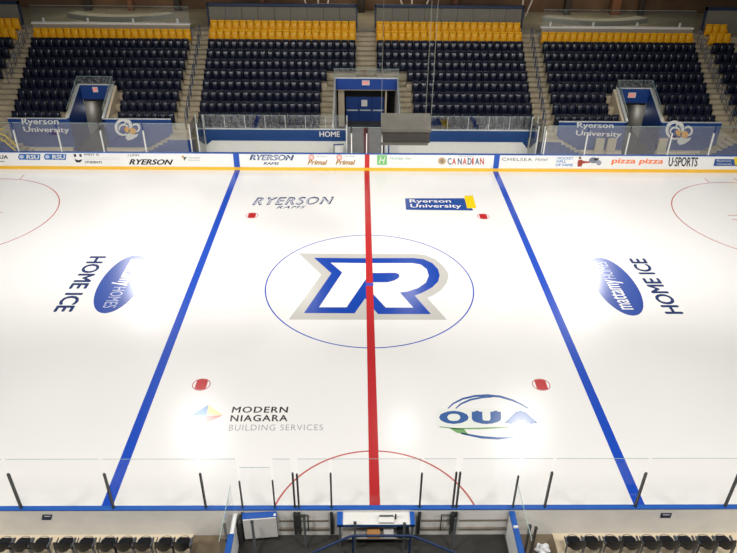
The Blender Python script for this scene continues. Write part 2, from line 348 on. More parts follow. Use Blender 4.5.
# far glass
FP=[(-23.0,2.4),(-20.54,2.4),(-18.01,2.4),(-15.53,2.4),(-13.05,2.4),(10.52,2.55),(12.97,2.45),(15.44,2.45),(17.96,2.45),(20.43,2.45),(22.9,2.45),(-.92,2.3),(-.03,2.3),(.89,2.3)]
for i,(x,zt) in enumerate(FP):
    lab=('white post of the far rink glass, %s from the left, before the left stand'%ORD[i]) if i<5 else ('white post of the far rink glass, %s from the left, before the right stand'%ORD[i-5]) if i<11 else ('slim white post of the glass gate at the centre entrance, %s'%('left','middle','right')[i-11])
    o=thing('glass_support_post',(x,BY+.06,1.08),lab,'post','posts holding the far rink glass')
    B().box(x-.035,x+.035,BY+.06,BY+.13,1.08,zt).done('post_shaft',ALU,o)
    B().box(x-.03,x+.03,BY+.02,BY+.034,1.10,zt-.05).done('clamp_strip',WHITE,o)
FPN=[(-25,-23),(-23,-20.54),(-20.54,-18.01),(-18.01,-15.53),(-15.53,-13.05),(-13.05,-10.5),(10.52,12.97),(12.97,15.44),(15.44,17.96),(17.96,20.43),(20.43,22.9),(22.9,25),(-1.2,-.92),(-.92,-.03),(-.03,.89)]
for k,(x0,x1) in enumerate(FPN):
    zt=2.84 if k<12 else 2.68
    side=('before the left stand, %s from the left'%ORD[k]) if k<6 else ('before the right stand, %s from the left'%ORD[k-6]) if k<12 else ('at the centre entrance gate, %s'%('left sliver','left pane','right pane')[k-12])
    o=B().box(x0+.04,x1-.04,BY+.04,BY+.055,1.085,zt).done('rink_glass',GLASS_FAR)
    B().box(x0+.04,x1-.04,BY+.038,BY+.057,zt,zt+.02).done('pane_edge',GLASS_EDGE,o)
    tag(o,'clear far rink glass %s'%side,'glass pane','far rink glass panes')
# bench end glass returns
for i,(x,n) in enumerate(((-10.42,'left end of the left bench'),(-9.98,'left bench doorway, inner'),(-1.22,'right end of the left bench'),(1.12,'left end of the right bench'),(10.12,'right bench doorway, inner'),(10.48,'right end of the right bench'))):
    o=thing('bench_end_screen',(x,13.9,.3),'clear end screen with white frame at the %s'%n,'glass screen','screens at the ends of the benches')
    B().box(x-.008,x+.008,13.1,14.82,.35,2.7).done('pane',GLASS_DUSTY,o)
    B().box(x-.03,x+.03,13.07,13.12,0,2.72).done('frame_post',ALU,o); B().box(x-.03,x+.03,14.79,14.835,0,2.72).done('frame_post',ALU,o)
for x0,x1,n in((-10.38,-10.02,'left'),(10.16,10.44,'right')):
    o=B().box(x0,x1,14.2,14.215,.0,2.6).done('safety_screen',GLASS_DUSTY); tag(o,'narrow clear panel closing the %s bench doorway'%n,'glass pane')
# ================================================================ FAR STAND
def wall(n,x0,x1,y0,y1,z0,z1,m): return struct(B().box(x0,x1,y0,y1,z0,z1).done(n,m))
struct(B().box(-40,40,BY+.2,33,-.12,-.002).done('floor',CONC_D))
struct(B().box(-26,26,-19,NY-.12,-.12,-.001).done('floor',CONC_D))
# bench walls
HOMEM=mat('bench_blue',(22,64,120),.45,noise=.08,scale=1.2)
for s,x0,x1 in((-1,-9.93,-1.3),(1,1.14,10.05)):
    w=wall('wall_bench_%s'%('left' if s<0 else 'right'),x0,x1,14.9,15.0,0,1.78,HOMEM)
    c=.35
    if s<0: p=[(x0-.02,0),(x1,0),(x1,1.05),(x0+c,1.05),(x0-.02,.76)]
    else: p=[(x0,0),(x1+.02,0),(x1+.02,.62),(x1-c,1.05),(x0,1.05)]
    B().prism([(a,14.84,z) for a,z in p],(0,.055,0)).done('white_dado',mat('bench_white',(226,225,218),.45,noise=.02),w)
    B().box(x0,x1,14.86,15.03,1.78,1.82).done('ledge',ALU,w)
    if s<0: text('wall_lettering','HOME',WHITE,(-2.92,14.89,1.33),(-1.66,14.89,1.33),(-2.92,14.89,1.68),w,bold=.02)
    n=7; dx=(x1-x0)/n
    for k in range(n):
        o=B().box(x0+k*dx+.02,x0+(k+1)*dx-.02,14.93,14.945,1.83,2.66).done('safety_screen',GLASS_DUSTY)
        B().box(x0+k*dx+.02,x0+(k+1)*dx-.02,14.925,14.95,2.66,2.672).done('pane_edge',GLASS_EDGE,o)
        B().box(x0+k*dx-.012,x0+k*dx+.012,14.92,14.955,1.83,2.66).done('edge_clip',ALU,o)
        tag(o,'clear guard glass above the blue %s bench wall, %s from the left'%('left' if s<0 else 'right',ORD[k]),'glass pane','guard glass above the bench walls')
# bench gate rail
o=thing('bench_gate',(-1.7,14.0,0),'small white gate with blue top rail beside the centre entrance','gate')
B().box(-1.95,-1.45,13.9,13.94,.1,1.15).done('gate_panel',WHITE,o); B().tube([(-2.0,13.88,1.2),(-1.4,13.88,1.24)],.04).done('top_rail',BLUE,o)
B().tube([(-2.0,13.88,0),(-2.0,13.88,1.25)],.03).done('hinge_post',STEEL,o)
o=thing('bench_gate',(1.3,13.4,0),'narrow blue gate post under the hanging speaker box','gate post'); B().box(1.27,1.35,13.35,13.43,0,1.5).done('post_shaft',BLUE,o)
# rows
def Yf(k): return 15.0+.9*(k-1)
def Zt(k): return 1.125+.437*(k-1)
def lerp(a,b,t): return a+(b-a)*t
def block_range(bn,k):
    t=(k-2)/8
    if bn=='left': return lerp(-22.3,-22.99,t),lerp(-12.1,-12.16,t)
    if bn=='right': return lerp(11.92,12.23,t),lerp(22.25,22.92,t)
    if bn=='centre-left': return lerp(-10.62,-10.9,t),(-2.95 if k<=5 else -2.62 if k==6 else -.72)
    if bn=='centre-right': return (3.0 if k<=5 else 2.7 if k==6 else .72),lerp(10.62,10.88,t)
    if bn=='far left': return -27,lerp(-23.9,-24.2,t)
    if bn=='far right': return lerp(23.75,24.05,t),27
VOM={'left':(-18.62,-16.3),'right':(16.2,18.65)}
def terrace(bn,rows,label,slab=.437):
    b=B()
    for k in rows:
        x0,x1=block_range(bn,k); segs=[(x0-.03,x1+.03)]
        if bn in VOM and k<=4: segs=[(x0-.03,VOM[bn][0]),(VOM[bn][1],x1+.03)]
        for a,c in segs: b.box(a,c,Yf(k),Yf(k+1)+.02,Zt(k)-(slab if k>4 else Zt(k)-.0),Zt(k))
    return tag(b.done('seating_terrace',CONC),label,'seating terrace',kind='structure')
terrace('left',range(2,11),'stepped concrete terrace under the left block of seats')
terrace('right',range(2,11),'stepped concrete terrace under the right block of seats')
terrace('centre-left',range(1,12),'stepped concrete terrace under the centre-left block of seats')
terrace('centre-right',range(1,12),'stepped concrete terrace under the centre-right block of seats')
terrace('far left',range(2,12),'stepped concrete terrace at the far left edge')
terrace('far right',range(2,12),'stepped concrete terrace at the far right edge')
# aisle stairs: two steps per row
def aisle(xf0,xf1,k0,label,kt=12,f0=1):
    b=B()
    for k in range(k0,kt):
        a,c=xf0(k),xf1(k)
        b.box(a,c,Yf(k),Yf(k)+.46,0 if k<5 and f0 else Zt(k)-.437,Zt(k)-.218)
        b.box(a,c,Yf(k)+.45,Yf(k+1)+.01,0 if k<5 and f0 else Zt(k)-.3,Zt(k))
    return tag(b.done('aisle_stairs',CONC),label,'stairs',kind='structure')
def BR(n,i): return lambda k:block_range(n,k)[i]+(.03 if i else -.03)
aisle(BR('left',1),BR('centre-left',0),2,'concrete aisle stairs between the left and centre-left seat blocks')
aisle(BR('centre-right',1),BR('right',0),2,'concrete aisle stairs between the centre-right and right seat blocks')
aisle(BR('far left',1),BR('left',0),2,'concrete aisle stairs at the far left')
aisle(BR('right',1),BR('far right',0),2,'concrete aisle stairs at the far right')
aisle(lambda k:-.72 if k>6 else -2.62,lambda k:.72 if k>6 else 2.7,6,'upper concrete aisle stairs above the centre entrance')
aisle(lambda k:-2.95,lambda k:-2.1,1,'narrow concrete stairs left of the centre entrance',6)
aisle(lambda k:2.1,lambda k:3.0,1,'narrow concrete stairs right of the centre entrance',6)
# seats
def seat_mesh():
    b=B(); w=.235
    b.rbox(-w,w,.13,.17,.01,.77,.07)                          # back shell
    # tipped-up pan: bulging panel lofted over a grid
    nx,nz=6,6; g=[]
    for j in range(nz+1):
        v=j/nz; row=[]
        for i in range(nx+1):
            u=i/nx*2-1; hw=.222*(1-.05*(2*v-1)**4)
            bul=.085*(1-abs(u)**5)*(math.sin(math.pi*min(1,.18+v*.80)))**.7
            row.append(b.bm.verts.new((u*hw,.10-bul-.05*(1-v)*.5,.06+.63*v)))
        g.append(row)
    for j in range(nz):
        for i in range(nx): b.bm.faces.new([g[j][i],g[j][i+1],g[j+1][i+1],g[j+1][i]])
    rim=[g[0][i] for i in range(nx+1)]+[g[j][nx] for j in range(1,nz+1)]+[g[nz][i] for i in range(nx-1,-1,-1)]+[g[j][0] for j in range(nz-1,0,-1)]
    bk=[b.bm.verts.new((v.co.x,.125,v.co.z)) for v in rim]; n=len(rim)
    for i in range(n): b.bm.faces.new([rim[i],rim[(i+1)%n],bk[(i+1)%n],bk[i]])
    b.bm.faces.new(bk)
    b.box(-w-.017,-w+.012,-.04,.16,.0,.46); b.box(w-.012,w+.017,-.04,.16,.0,.46)
    return b
sm=seat_mesh(); base_n=sm.done('arena_seat',NAVY)
for p in base_n.data.polygons: p.use_smooth=len(p.vertices)==4 and p.area<.012
base_y_me=base_n.data.copy(); base_y_me.materials.clear(); base_y_me.materials.append(SEATY)
navy_me=base_n.data; bpy.data.objects.remove(base_n)
allseats=[]
def add_row(bn,k,color):
    x0,x1=block_range(bn,k); n=max(1,round((x1-x0)/.51)); dx=(x1-x0)/n
    if bn=='far left': dx=.51; xs=[x1-(i+.5)*dx for i in range(3)][::-1]
    elif bn=='far right': dx=.51; xs=[x0+(i+.5)*dx for i in range(3)]
    else: xs=[x0+(i+.5)*dx for i in range(n)]
    if bn in VOM and k<=4: xs=[x for x in xs if x<VOM[bn][0]-.38 or x>VOM[bn][1]+.38]
    for i,x in enumerate(xs):
        allseats.append(dict(bn=bn,k=k,i=i,p=(x,Yf(k)+.42,Zt(k)),c=color,sx=dx/.51))
for bn in('left','right'):
    for k in range(2,10): add_row(bn,k,'navy')
    add_row(bn,10,'yellow')
for bn in('centre-left','centre-right'):
    for k in range(1,10): add_row(bn,k,'navy')
    add_row(bn,10,'yellow'); add_row(bn,11,'yellow')
for bn in('far left','far right'):
    for k in range(3,10): add_row(bn,k,'navy')
    add_row(bn,10,'yellow'); add_row(bn,11,'yellow')
navies=sorted([s for s in allseats if s['c']=='navy'],key=lambda s:(Vector(s['p'])-CAM).length)
NEARN=0
keep=navies[:300-NEARN]; rest=navies[300-NEARN:]
for s in keep+[s for s in allseats if s['c']=='yellow']:
    o=bpy.data.objects.new('navy_folding_seat' if s['c']=='navy' else 'yellow_folding_seat',navy_me if s['c']=='navy' else base_y_me); COL.objects.link(o); o.location=s['p']; o.scale=(s['sx'],1,1)
    o.rotation_euler.z=random.uniform(-.015,.015)
    row=ORD[s['k']-1]
    tag(o,'%s folding seat, %s row up in the %s block, %s seat from its left'%(s['c'],row,s['bn'],ORD[s['i']]),'seat','%s folding seats in the far stand'%s['c'])
bm=bmesh.new()
for s in rest:
    n0=len(bm.verts); bm.from_mesh(navy_me); bm.verts.ensure_lookup_table()
    for v in bm.verts[n0:]: v.co=Vector((v.co.x*s['sx'],v.co.y,v.co.z))+Vector(s['p'])
me=bpy.data.meshes.new('distant_seats'); bm.to_mesh(me); bm.free(); me.materials.append(NAVY)
o=bpy.data.objects.new('navy_folding_seats',me); COL.objects.link(o); tag(o,'remaining navy folding seats in the upper rows of the far stand','seat',kind='stuff')
# front walls of side blocks
def front_wall(n,segs,z,y=15.8):
    w=None
    for a,c in segs:
        q=wall(n,a,c,y,y+.1,0,z,BLUE2); B().box(a,c,y-.02,y+.13,z,z+.035).done('ledge',ALU,q)
        B().box(a,c,y-.22,y,0,.22).done('curb',TAN,q); w=w or q
    return w
wl=front_wall('wall_left',[(-22.3,-18.6),(-16.45,-12.2)],2.05)
wr=front_wall('wall_right',[(12.08,16.35),(18.55,22.4)],2.05)
def lt(parent,s,a,b,c,Y=15.79,**k): return text('wall_lettering',s,WHITE,at_y(*a,Y),at_y(*b,Y),at_y(*c,Y),parent,**k)
lt(wl,'Ryerson',(22.5,126.3),(59.3,126.3),(21,118.2),bold=.02)
lt(wl,'University',(24.5,133.4),(70,134.2),(22.7,126.5),bold=.02)
lt(wr,'Ryerson',(577,129.3),(613.5,129.8),(577,122.4),bold=.02)
lt(wr,'University',(575.5,137),(621,138.5),(576.3,130.2),bold=.02)
# ram emblem
GOLD=mat('emblem_gold',(232,170,60),.5)
def emblem(parent,f,Y=15.785,mir=1):
    def p(x,y,d=0): q=at_y(*f(x,y),Y-d); return q
    def rg(cx,cy,rx,ry,w,a0,a1,m,d):
        b=B(); N=20; 
        for i in range(N):
            pts=[]
            for t,q in((i,0),(i+1,0),(i+1,1),(i,1)):
                an=math.radians(a0+(a1-a0)*t/N); k=1-q*w*(.55+.45*math.sin(math.pi*t/N)); pts.append(p(cx+rx*k*math.cos(an),cy+ry*k*math.sin(an),d))
            b.poly(pts)
        b.done('ram_emblem',m,parent)
    def pg(l,m,d): B().poly([p(x,y,d) for x,y in l]).done('ram_emblem',m,parent)
    rg(240,280,155,160,.34,60,395,WHITE,.002)
    rg(250,300,95,80,.4,150,380,WHITE,.0025)
    rg(330,270,80,130,.35,200,370,WHITE,.004)
    rg(480,290,78,85,.5,-150,100,WHITE,.002)
    pg([(265,285),(320,270),(345,300),(440,295),(480,330),(460,400),(400,410),(360,380),(300,375),(262,330)],GOLD,.006)
    pg([(300,420),(360,390),(440,415),(530,400),(500,450),(420,500),(330,525),(285,480)],WHITE,.003)
    pg([(335,325),(370,320),(368,372),(338,368)],P('emblem_dark',(60,70,80)),.009)
emblem(wl,lambda x,y:(110+x/18.4,112+y/18.4))
emblem(wr,lambda x,y:(660+x*.92/15.8+.5,112+y*.96/15.8+1.2))
# vomitories (tunnels through the side blocks)
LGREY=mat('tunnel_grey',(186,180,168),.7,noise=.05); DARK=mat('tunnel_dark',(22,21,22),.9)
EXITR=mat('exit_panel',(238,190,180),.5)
def vomitory(side,x0,x1):
    hy=18.5; nm='wall_tunnel_%s'%side; cx=(x0+x1)/2
    for x,inner in((x0,1),(x1,-1)):
        xa,xb=(x-.12,x) if inner>0 else (x,x+.12)
        q=struct(B().prism([(xa,15.8,0),(xa,hy,0),(xa,hy,3.4),(xa,15.8,2.12)],(xb-xa,0,0)).done(nm,BLUE2))
        B().prism([(xa-.02,15.78,2.12),(xa-.02,hy,3.4),(xa-.02,hy,3.45),(xa-.02,15.78,2.17)],(xb-xa+.04,0,0)).done('ledge',ALU,q)
        oa,ob=(xa-.18,xa-.005) if inner>0 else (xb+.005,xb+.18)
        B().prism([(oa,15.9,1.3),(oa,hy,2.6),(oa,hy,3.36),(oa,15.9,2.06)],(ob-oa,0,0)).done('outer_face',TAN,q)
        ga,gb=xa+.05,xa+.065
        g=B().prism([(ga,15.9,2.17),(ga,hy,3.45),(ga,hy,3.93),(ga,15.9,2.65)],(gb-ga,0,0)).done('safety_screen',GLASS_DUSTY)
        B().prism([(ga-.005,15.9,2.65),(ga-.005,hy,3.93),(ga-.005,hy,3.95),(ga-.005,15.9,2.67)],(.025,0,0)).done('pane_edge',GLASS_EDGE,g)
        tag(g,'sloping guard glass on the %s edge of the %s stand entrance'%('left' if inner>0 else 'right',side),'glass pane')
    h=struct(B().box(x0,x1,hy,hy+.1,2.47,3.4).done(nm,BLUE2)); B().box(x0-.1,x1+.1,hy-.03,hy+.13,3.4,3.45).done('ledge',ALU,h)
    g=B().box(x0-.1,x1+.1,hy+.04,hy+.055,3.46,3.93).done('safety_screen',GLASS_DUSTY); B().box(x0-.1,x1+.1,hy+.035,hy+.06,3.93,3.95).done('pane_edge',GLASS_EDGE,g)
    tag(g,'level guard glass on top of the %s stand entrance'%side,'glass pane')
    # tunnel beyond header
    ly=x0 if side=='left' else x1; oy=x1 if side=='left' else x0
    a=(ly-.12,ly) if side=='left' else (ly,ly+.12)
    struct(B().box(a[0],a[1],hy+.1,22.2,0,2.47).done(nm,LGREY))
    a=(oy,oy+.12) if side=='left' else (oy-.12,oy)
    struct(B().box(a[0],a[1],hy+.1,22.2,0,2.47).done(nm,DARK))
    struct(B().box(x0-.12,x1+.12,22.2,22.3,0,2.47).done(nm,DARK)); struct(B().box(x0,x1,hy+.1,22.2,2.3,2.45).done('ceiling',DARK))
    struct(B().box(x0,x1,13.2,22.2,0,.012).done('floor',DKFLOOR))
    return h,hy
def sign(px0,px1,py0,py1,Y,side):
    a=at_y(px0,py0,Y); c=at_y(px1,py1,Y)
    o=thing('exit_sign',((a.x+c.x)/2,Y,c.z),'small lit red and white exit sign above the %s stand entrance'%side,'sign')
    B().box(a.x,c.x,Y-.06,Y,c.z,a.z).done('sign_body',WHITE,o)
    em=mat('exit_red',(220,60,50),.5); em.node_tree.nodes['Principled BSDF'].inputs['Emission Color'].default_value=lin((240,90,70)); em.node_tree.nodes['Principled BSDF'].inputs['Emission Strength'].default_value=.5
    text('sign_lettering','EXIT',em,(a.x+.04,Y-.064,c.z+.05),(c.x-.04,Y-.064,c.z+.05),(a.x+.04,Y-.064,a.z-.05),o,bold=.04)
vomitory('left',-18.48,-16.42); sign(92.5,98.5,87,92,18.49,'left')
vomitory('right',16.4,18.5); sign(628.5,635,92.5,97.5,18.49,'right')
# centre entrance
hy=19.4; x0,x1=-2.03,2.03
for x,inner in((x0,1),(x1,-1)):
    xa,xb=(x-.1,x) if inner>0 else (x,x+.1)
    q=struct(B().prism([(xa,15.0,0),(xa,hy,0),(xa,hy,3.72),(xa,15.0,2.1)],(xb-xa,0,0)).done('wall_entrance',WHITE))
    ga=xa+.03
    g=B().prism([(ga,15.05,2.1),(ga,hy,3.74),(ga,hy,4.3),(ga,15.05,2.7)],(.015,0,0)).done('safety_screen',GLASS_DUSTY); B().prism([(ga-.005,15.05,2.7),(ga-.005,hy,4.3),(ga-.005,hy,4.32),(ga-.005,15.05,2.72)],(.025,0,0)).done('pane_edge',GLASS_EDGE,g)
    tag(g,'sloping guard glass on the %s edge of the centre entrance'%('left' if inner>0 else 'right'),'glass pane')
    struct(B().box(xa,xb,hy,21.8,0,2.96).done('wall_entrance',LGREY))
h=struct(B().box(x0,x1,hy,hy+.09,2.95,3.68).done('wall_entrance',mat('header_blue',(10,64,150),.5))); B().box(x0-.1,x1+.1,hy-.04,hy+.12,3.68,3.76).done('ledge',ALU,h)
g=B().box(x0-.1,x1+.1,hy+.03,hy+.045,3.77,4.3).done('safety_screen',GLASS_DUSTY); B().box(x0-.1,x1+.1,hy+.025,hy+.05,4.3,4.32).done('pane_edge',GLASS_EDGE,g); tag(g,'level guard glass on top of the centre entrance','glass pane')
sign(362,369.5,80.3,85,hy-.01,'centre')
for a,c,n in((-1.9,-1.5,0),(1.32,1.42,1)): struct(B().box(a,c,20.6,21.6,0,2.94).done('wall_entrance',TAN))
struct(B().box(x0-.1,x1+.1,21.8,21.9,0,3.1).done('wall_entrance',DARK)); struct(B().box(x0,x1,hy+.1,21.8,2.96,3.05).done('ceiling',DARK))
struct(B().box(x0,x1,13.2,21.8,0,.012).done('floor',mat('entrance_floor',(92,90,90),.6,noise=.25,scale=1.2)))
for i,(a,c) in enumerate(((-1.4,-.5),(-.48,.42),(.44,1.3))):
    d=struct(B().box(a,c,21.72,21.79,0.02,1.75).done('door_%d'%(i+1),BLUE2))
    B().box(a+.06,c-.06,21.66,21.70,.78,.86).done('push_bar',ALU,d)
    if i==1: B().box(-.76+.45,.1,21.69,21.715,1.1,1.55).done('notice',WHITE,d)
# landings with side stairs beside the aisles
def landing(x0,x1,dirn,label,steps=6):
    """landing at bench-wall line with a flight going down along X"""
    b=B(); zt=1.14; b.box(x0,x1,14.75,15.9,0,zt)
    st=.3
    for i in range(steps):
        z=zt-(i+1)*zt/(steps+1); xa=(x1+i*st,x1+(i+1)*st) if dirn>0 else (x0-(i+1)*st,x0-i*st)
        b.box(xa[0],xa[1],14.75,15.56,0,z)
    o=tag(b.done('side_stairs',CONC),label,'stairs',kind='structure')
    fx0,fx1=(x0,x1) 
    b=B()
    p=[(x0,0),(x0,zt)] if dirn>0 else [(x1,0),(x1,zt)]
    for i in range(steps+1):
        e=(x1+i*st) if dirn>0 else (x0-i*st); za=zt-i*zt/(steps+1); zb=zt-(i+1)*zt/(steps+1) if i<steps else 0
        p+=[(e,za-.02),(e,zb-.02 if i<steps else 0)]
    B().prism([(a,14.70,z) for a,z in p],(0,.045,0)).done('side_panel',BLUE2,o)
    return o
landing(-12.3,-10.6,-1,'concrete landing and steps going down left of the left bench')
landing(10.62,12.1,1,'concrete landing and steps going down right of the right bench')
landing(-24.3,-22.5,1,'concrete landing and steps at the far left below the aisle',5)
landing(22.9,24.3,-1,'concrete landing and steps at the far right below the aisle',6)
# yellow barrier on far-left steps
o=thing('yellow_barrier',(-22.3,14.9,0),'yellow folding safety barrier lying on the far left steps','barrier')
for k,(p) in enumerate([[(-23.2,15.0,1.75),(-22.2,14.9,1.25),(-21.6,14.8,.55)],[(-23.2,14.8,1.5),(-22.3,14.75,1.0),(-21.7,14.68,.35)],[(-22.9,14.95,1.62),(-22.2,14.9,1.7)]]): B().tube(p,.05).done('barrier_bar',mat('safety_yellow',(240,206,40),.45),o)
# beige cabinets on the right walkway
for i,(xa,xb) in enumerate(((594.8,604.8),(606.5,616.8),(657.5,668))):
    a=at_y(xa,147.5,15.5); c=at_y(xb,138.5,15.5)
    o=thing('wall_cabinet',((a.x+c.x)/2,15.5,0),('beige cabinet against the right blue wall, %s'%('left of a pair','right of a pair','standing alone right of the entrance'))[:200] if False else 'beige cabinet against the right blue wall, %s'%(('left one of a pair','right one of a pair','alone right of the stand entrance')[i]),'cabinet')
    B().box(a.x,c.x,15.42,15.575,.1,c.z).done('cabinet_body',TAN,o); B().box(a.x+.04,c.x-.04,15.40,15.42,.2,c.z-.05).done('cabinet_door',mat('beige_door',(196,184,158),.6),o)
# aisle handrails
def rails(fx,ks,where):
    for i,k in enumerate(ks):
        x=fx(k); ya=Yf(k)+.1; yb=ya+.62; za=Zt(k)-.2; zb=za+.3
        o=thing('aisle_handrail',(x,ya,za),'blue-grey looped handrail on the %s aisle stairs, %s from the bottom'%(where,ORD[i]),'handrail','handrails on the aisle stairs')
        B().tube([(x,ya,za),(x,ya,za+.85),(x,ya+.06,za+.93),(x,yb-.06,zb+.93),(x,yb,zb+.85),(x,yb,zb)],.024,6).done('rail_loop',mat('rail_blue',(70,84,112),.4,metal=.3),o)
        B().tube([(x,ya,za+.5),(x,yb,zb+.5)],.018,6).done('mid_rail',mat('rail_blue',(70,84,112)),o)
rails(lambda k:(block_range('left',k)[1]+block_range('centre-left',k)[0])/2,(2,3,4,5,6,7,8,9,10),'left')
rails(lambda k:(block_range('right',k)[0]+block_range('centre-right',k)[1])/2,(2,3,4,5,6,7,8,9,10),'right')
rails(lambda k:-23.55,(6,7,8,9,10),'far left')
rails(lambda k:23.4,(2,3,4,5,6,7,8,9,10),'far right')
# walls closing the block ends at rear
PANEL=mat('rear_grey_panel',(122,118,106),.7,noise=.06,scale=1)
for n,x0,x1 in(('wall_back_left',-11.05,-.72),('wall_back_right',.72,11.02)):
    b=B(); m=9; dx=(x1-x0)/m
    for k in range(m): b.box(x0+k*dx+.012,x0+(k+1)*dx-.012,25.06,25.12,5.4,7.06)
    w=struct(b.done(n,PANEL)); B().box(x0,x1,25.12,25.2,5.4,7.1).done('backing',DARK,w)
    B().box(x0-.1,x1+.1,25.0,25.2,7.1,7.3).done('top_rail',mat('rail_navy',(14,38,72),.5),w)
    for x in(x0-.07,x1+.07): B().box(x-.05,x+.05,25.0,25.2,5.4,7.3).done('end_post',mat('rail_navy',(14,38,72)),w)
for n,x0,x1 in(('wall_back_far_left',-28,-24.25),('wall_back_far_right',24.1,28)):
    w=wall(n,x0,x1,25.06,25.2,5.4,7.1,PANEL); B().box(x0-.05,x1+.05,25.0,25.2,7.1,7.3).done('top_rail',mat('rail_navy',(14,38,72)),w)
    xx=x1 if x0<0 else x0; B().box(xx-.05,xx+.05,25.0,25.2,5.4,7.3).done('end_post',mat('rail_navy',(14,38,72)),w)
for side,x0,x1,cl in(('left',-23.1,-12.25,(43.5,87.7,133,177.4)),('right',12.28,22.95,(551,594,638,681))):
    w=wall('wall_ledge_%s'%side,x0,x1,24.0,24.25,5.0,6.02,mat('ledge_grey',(160,150,135),.7)); B().box(x0-.05,x1+.05,23.95,24.3,6.02,6.12).done('ledge',WHITE,w)
    n=4; dx=(x1-x0)/n
    for k in range(n):
        g=B().box(x0+k*dx+.01,x0+(k+1)*dx-.01,24.15,24.165,6.13,7.2).done('safety_screen',GLASS_DUSTY)
        B().box(x0+k*dx+.01,x0+(k+1)*dx-.01,24.145,24.17,7.2,7.22).done('pane_edge',GLASS_EDGE,g)
        q=at_y(cl[k],20,24.12); B().box(q.x-.07,q.x+.07,24.1,24.14,6.12,6.42).done('glass_clamp',ALU,g)
        tag(g,'guard glass above the white ledge behind the %s block, %s from the left'%(side,ORD[k]),'glass pane','guard glass above the rear ledges')
# concourse
struct(B().box(-30,30,24.9,31.5,5.55,5.72).done('floor',mat('concourse_floor',(128,122,104),.6,noise=.25,scale=.6)))
struct(B().box(-30,30,31.5,31.7,5.5,12).done('wall_concourse',BROWN))
for i,(x,w) in enumerate(((-21.5,.5),(-18.2,.4),(-14.6,.5),(-8,.4),(-.3,.5),(7,.4),(15.8,.5),(19.6,.7),(21.6,.4))):
    o=B().rbox(x-w/2,x+w/2,30.4,30.9,5.72,11,.08,'z').done('concourse_column',mat('column_brown',(104,66,40),.7) if i%2 else mat('column_dark',(40,32,28),.7)); tag(o,'square column at the back of the upper concourse, %s from the left'%ORD[i],'column','columns along the upper concourse')
for side,cx in(('left',-18.2),('right',17.2)):
    b=B(); b.bm.free(); b.bm=bmesh.new()
    R=6.2; pts=[]
    cyy=32.4
    inner=[(cx+R*math.cos(math.radians(a)),cyy-R*.95*math.sin(math.radians(a))) for a in range(50,131,5)]
    outer=[(cx+(R-1.0)*math.cos(math.radians(a)),cyy-(R-1.0)*.95*math.sin(math.radians(a))) for a in range(50,131,5)]
    b.prism([(x,y,5.72) for x,y in inner+outer[::-1]],(0,0,.3))
    o=tag(b.done('curved_bench',mat('bench_grey',(150,148,136),.6)),'low curved pale bench on the upper concourse behind the %s block'%side,'bench')
BR1=mat('brace_white',(205,200,190),.5)
for i,(px,lean) in enumerate(((305,-.6),(318,0),(328,.5),(401.5,-.7),(412,0),(427.5,.7),(523,0),(531,.6))):
    p=at_y(px,1.5,29.5); x=p.x
    o=B().tube([(x-lean*.5,29.5,5.72),(x+lean*.8,29.5,8.2)],.06).done('steel_brace',BR1); tag(o,'pale slanting steel brace behind the rear wall, %s from the left'%ORD[i],'brace','steel braces on the upper concourse')
# hanging box
o=thing('hanging_speaker_box',(1.35,.15,6.5),'grey wedge-shaped loudspeaker box hanging on cables over the centre ice','speaker')
xa,xb=.38,2.32
GB=mat('box_grey',(86,82,74),.7,noise=.15,scale=2); GD=mat('box_dark',(54,50,45),.75,noise=.2,scale=3)
B().prism([(xa,0,7.10),(xa,.8,7.5),(xa,.8,6.6),(xa,.06,7.04)],(xb-xa,0,0)).done('box_lid',GB,o)
B().prism([(xa+.02,.02,7.05),(xa+.02,.7,7.05),(xa+.06,.6,6.54),(xa+.06,.08,6.54)],(xb-xa-.08,0,0)).done('box_body',GD,o)
B().box(xa,xb-.1,-.02,.1,6.48,6.56).done('lower_trim',GB,o); B().box(xa,xb,-.03,.02,7.02,7.12).done('upper_trim',GB,o)
CB=mat('cable_grey',(120,120,110),.6)
for x in(xa+.0,xb-.22,xb): B().tube([(x,.35,7.2),(x,.35,16)],.009,6).done('cable',CB,o)
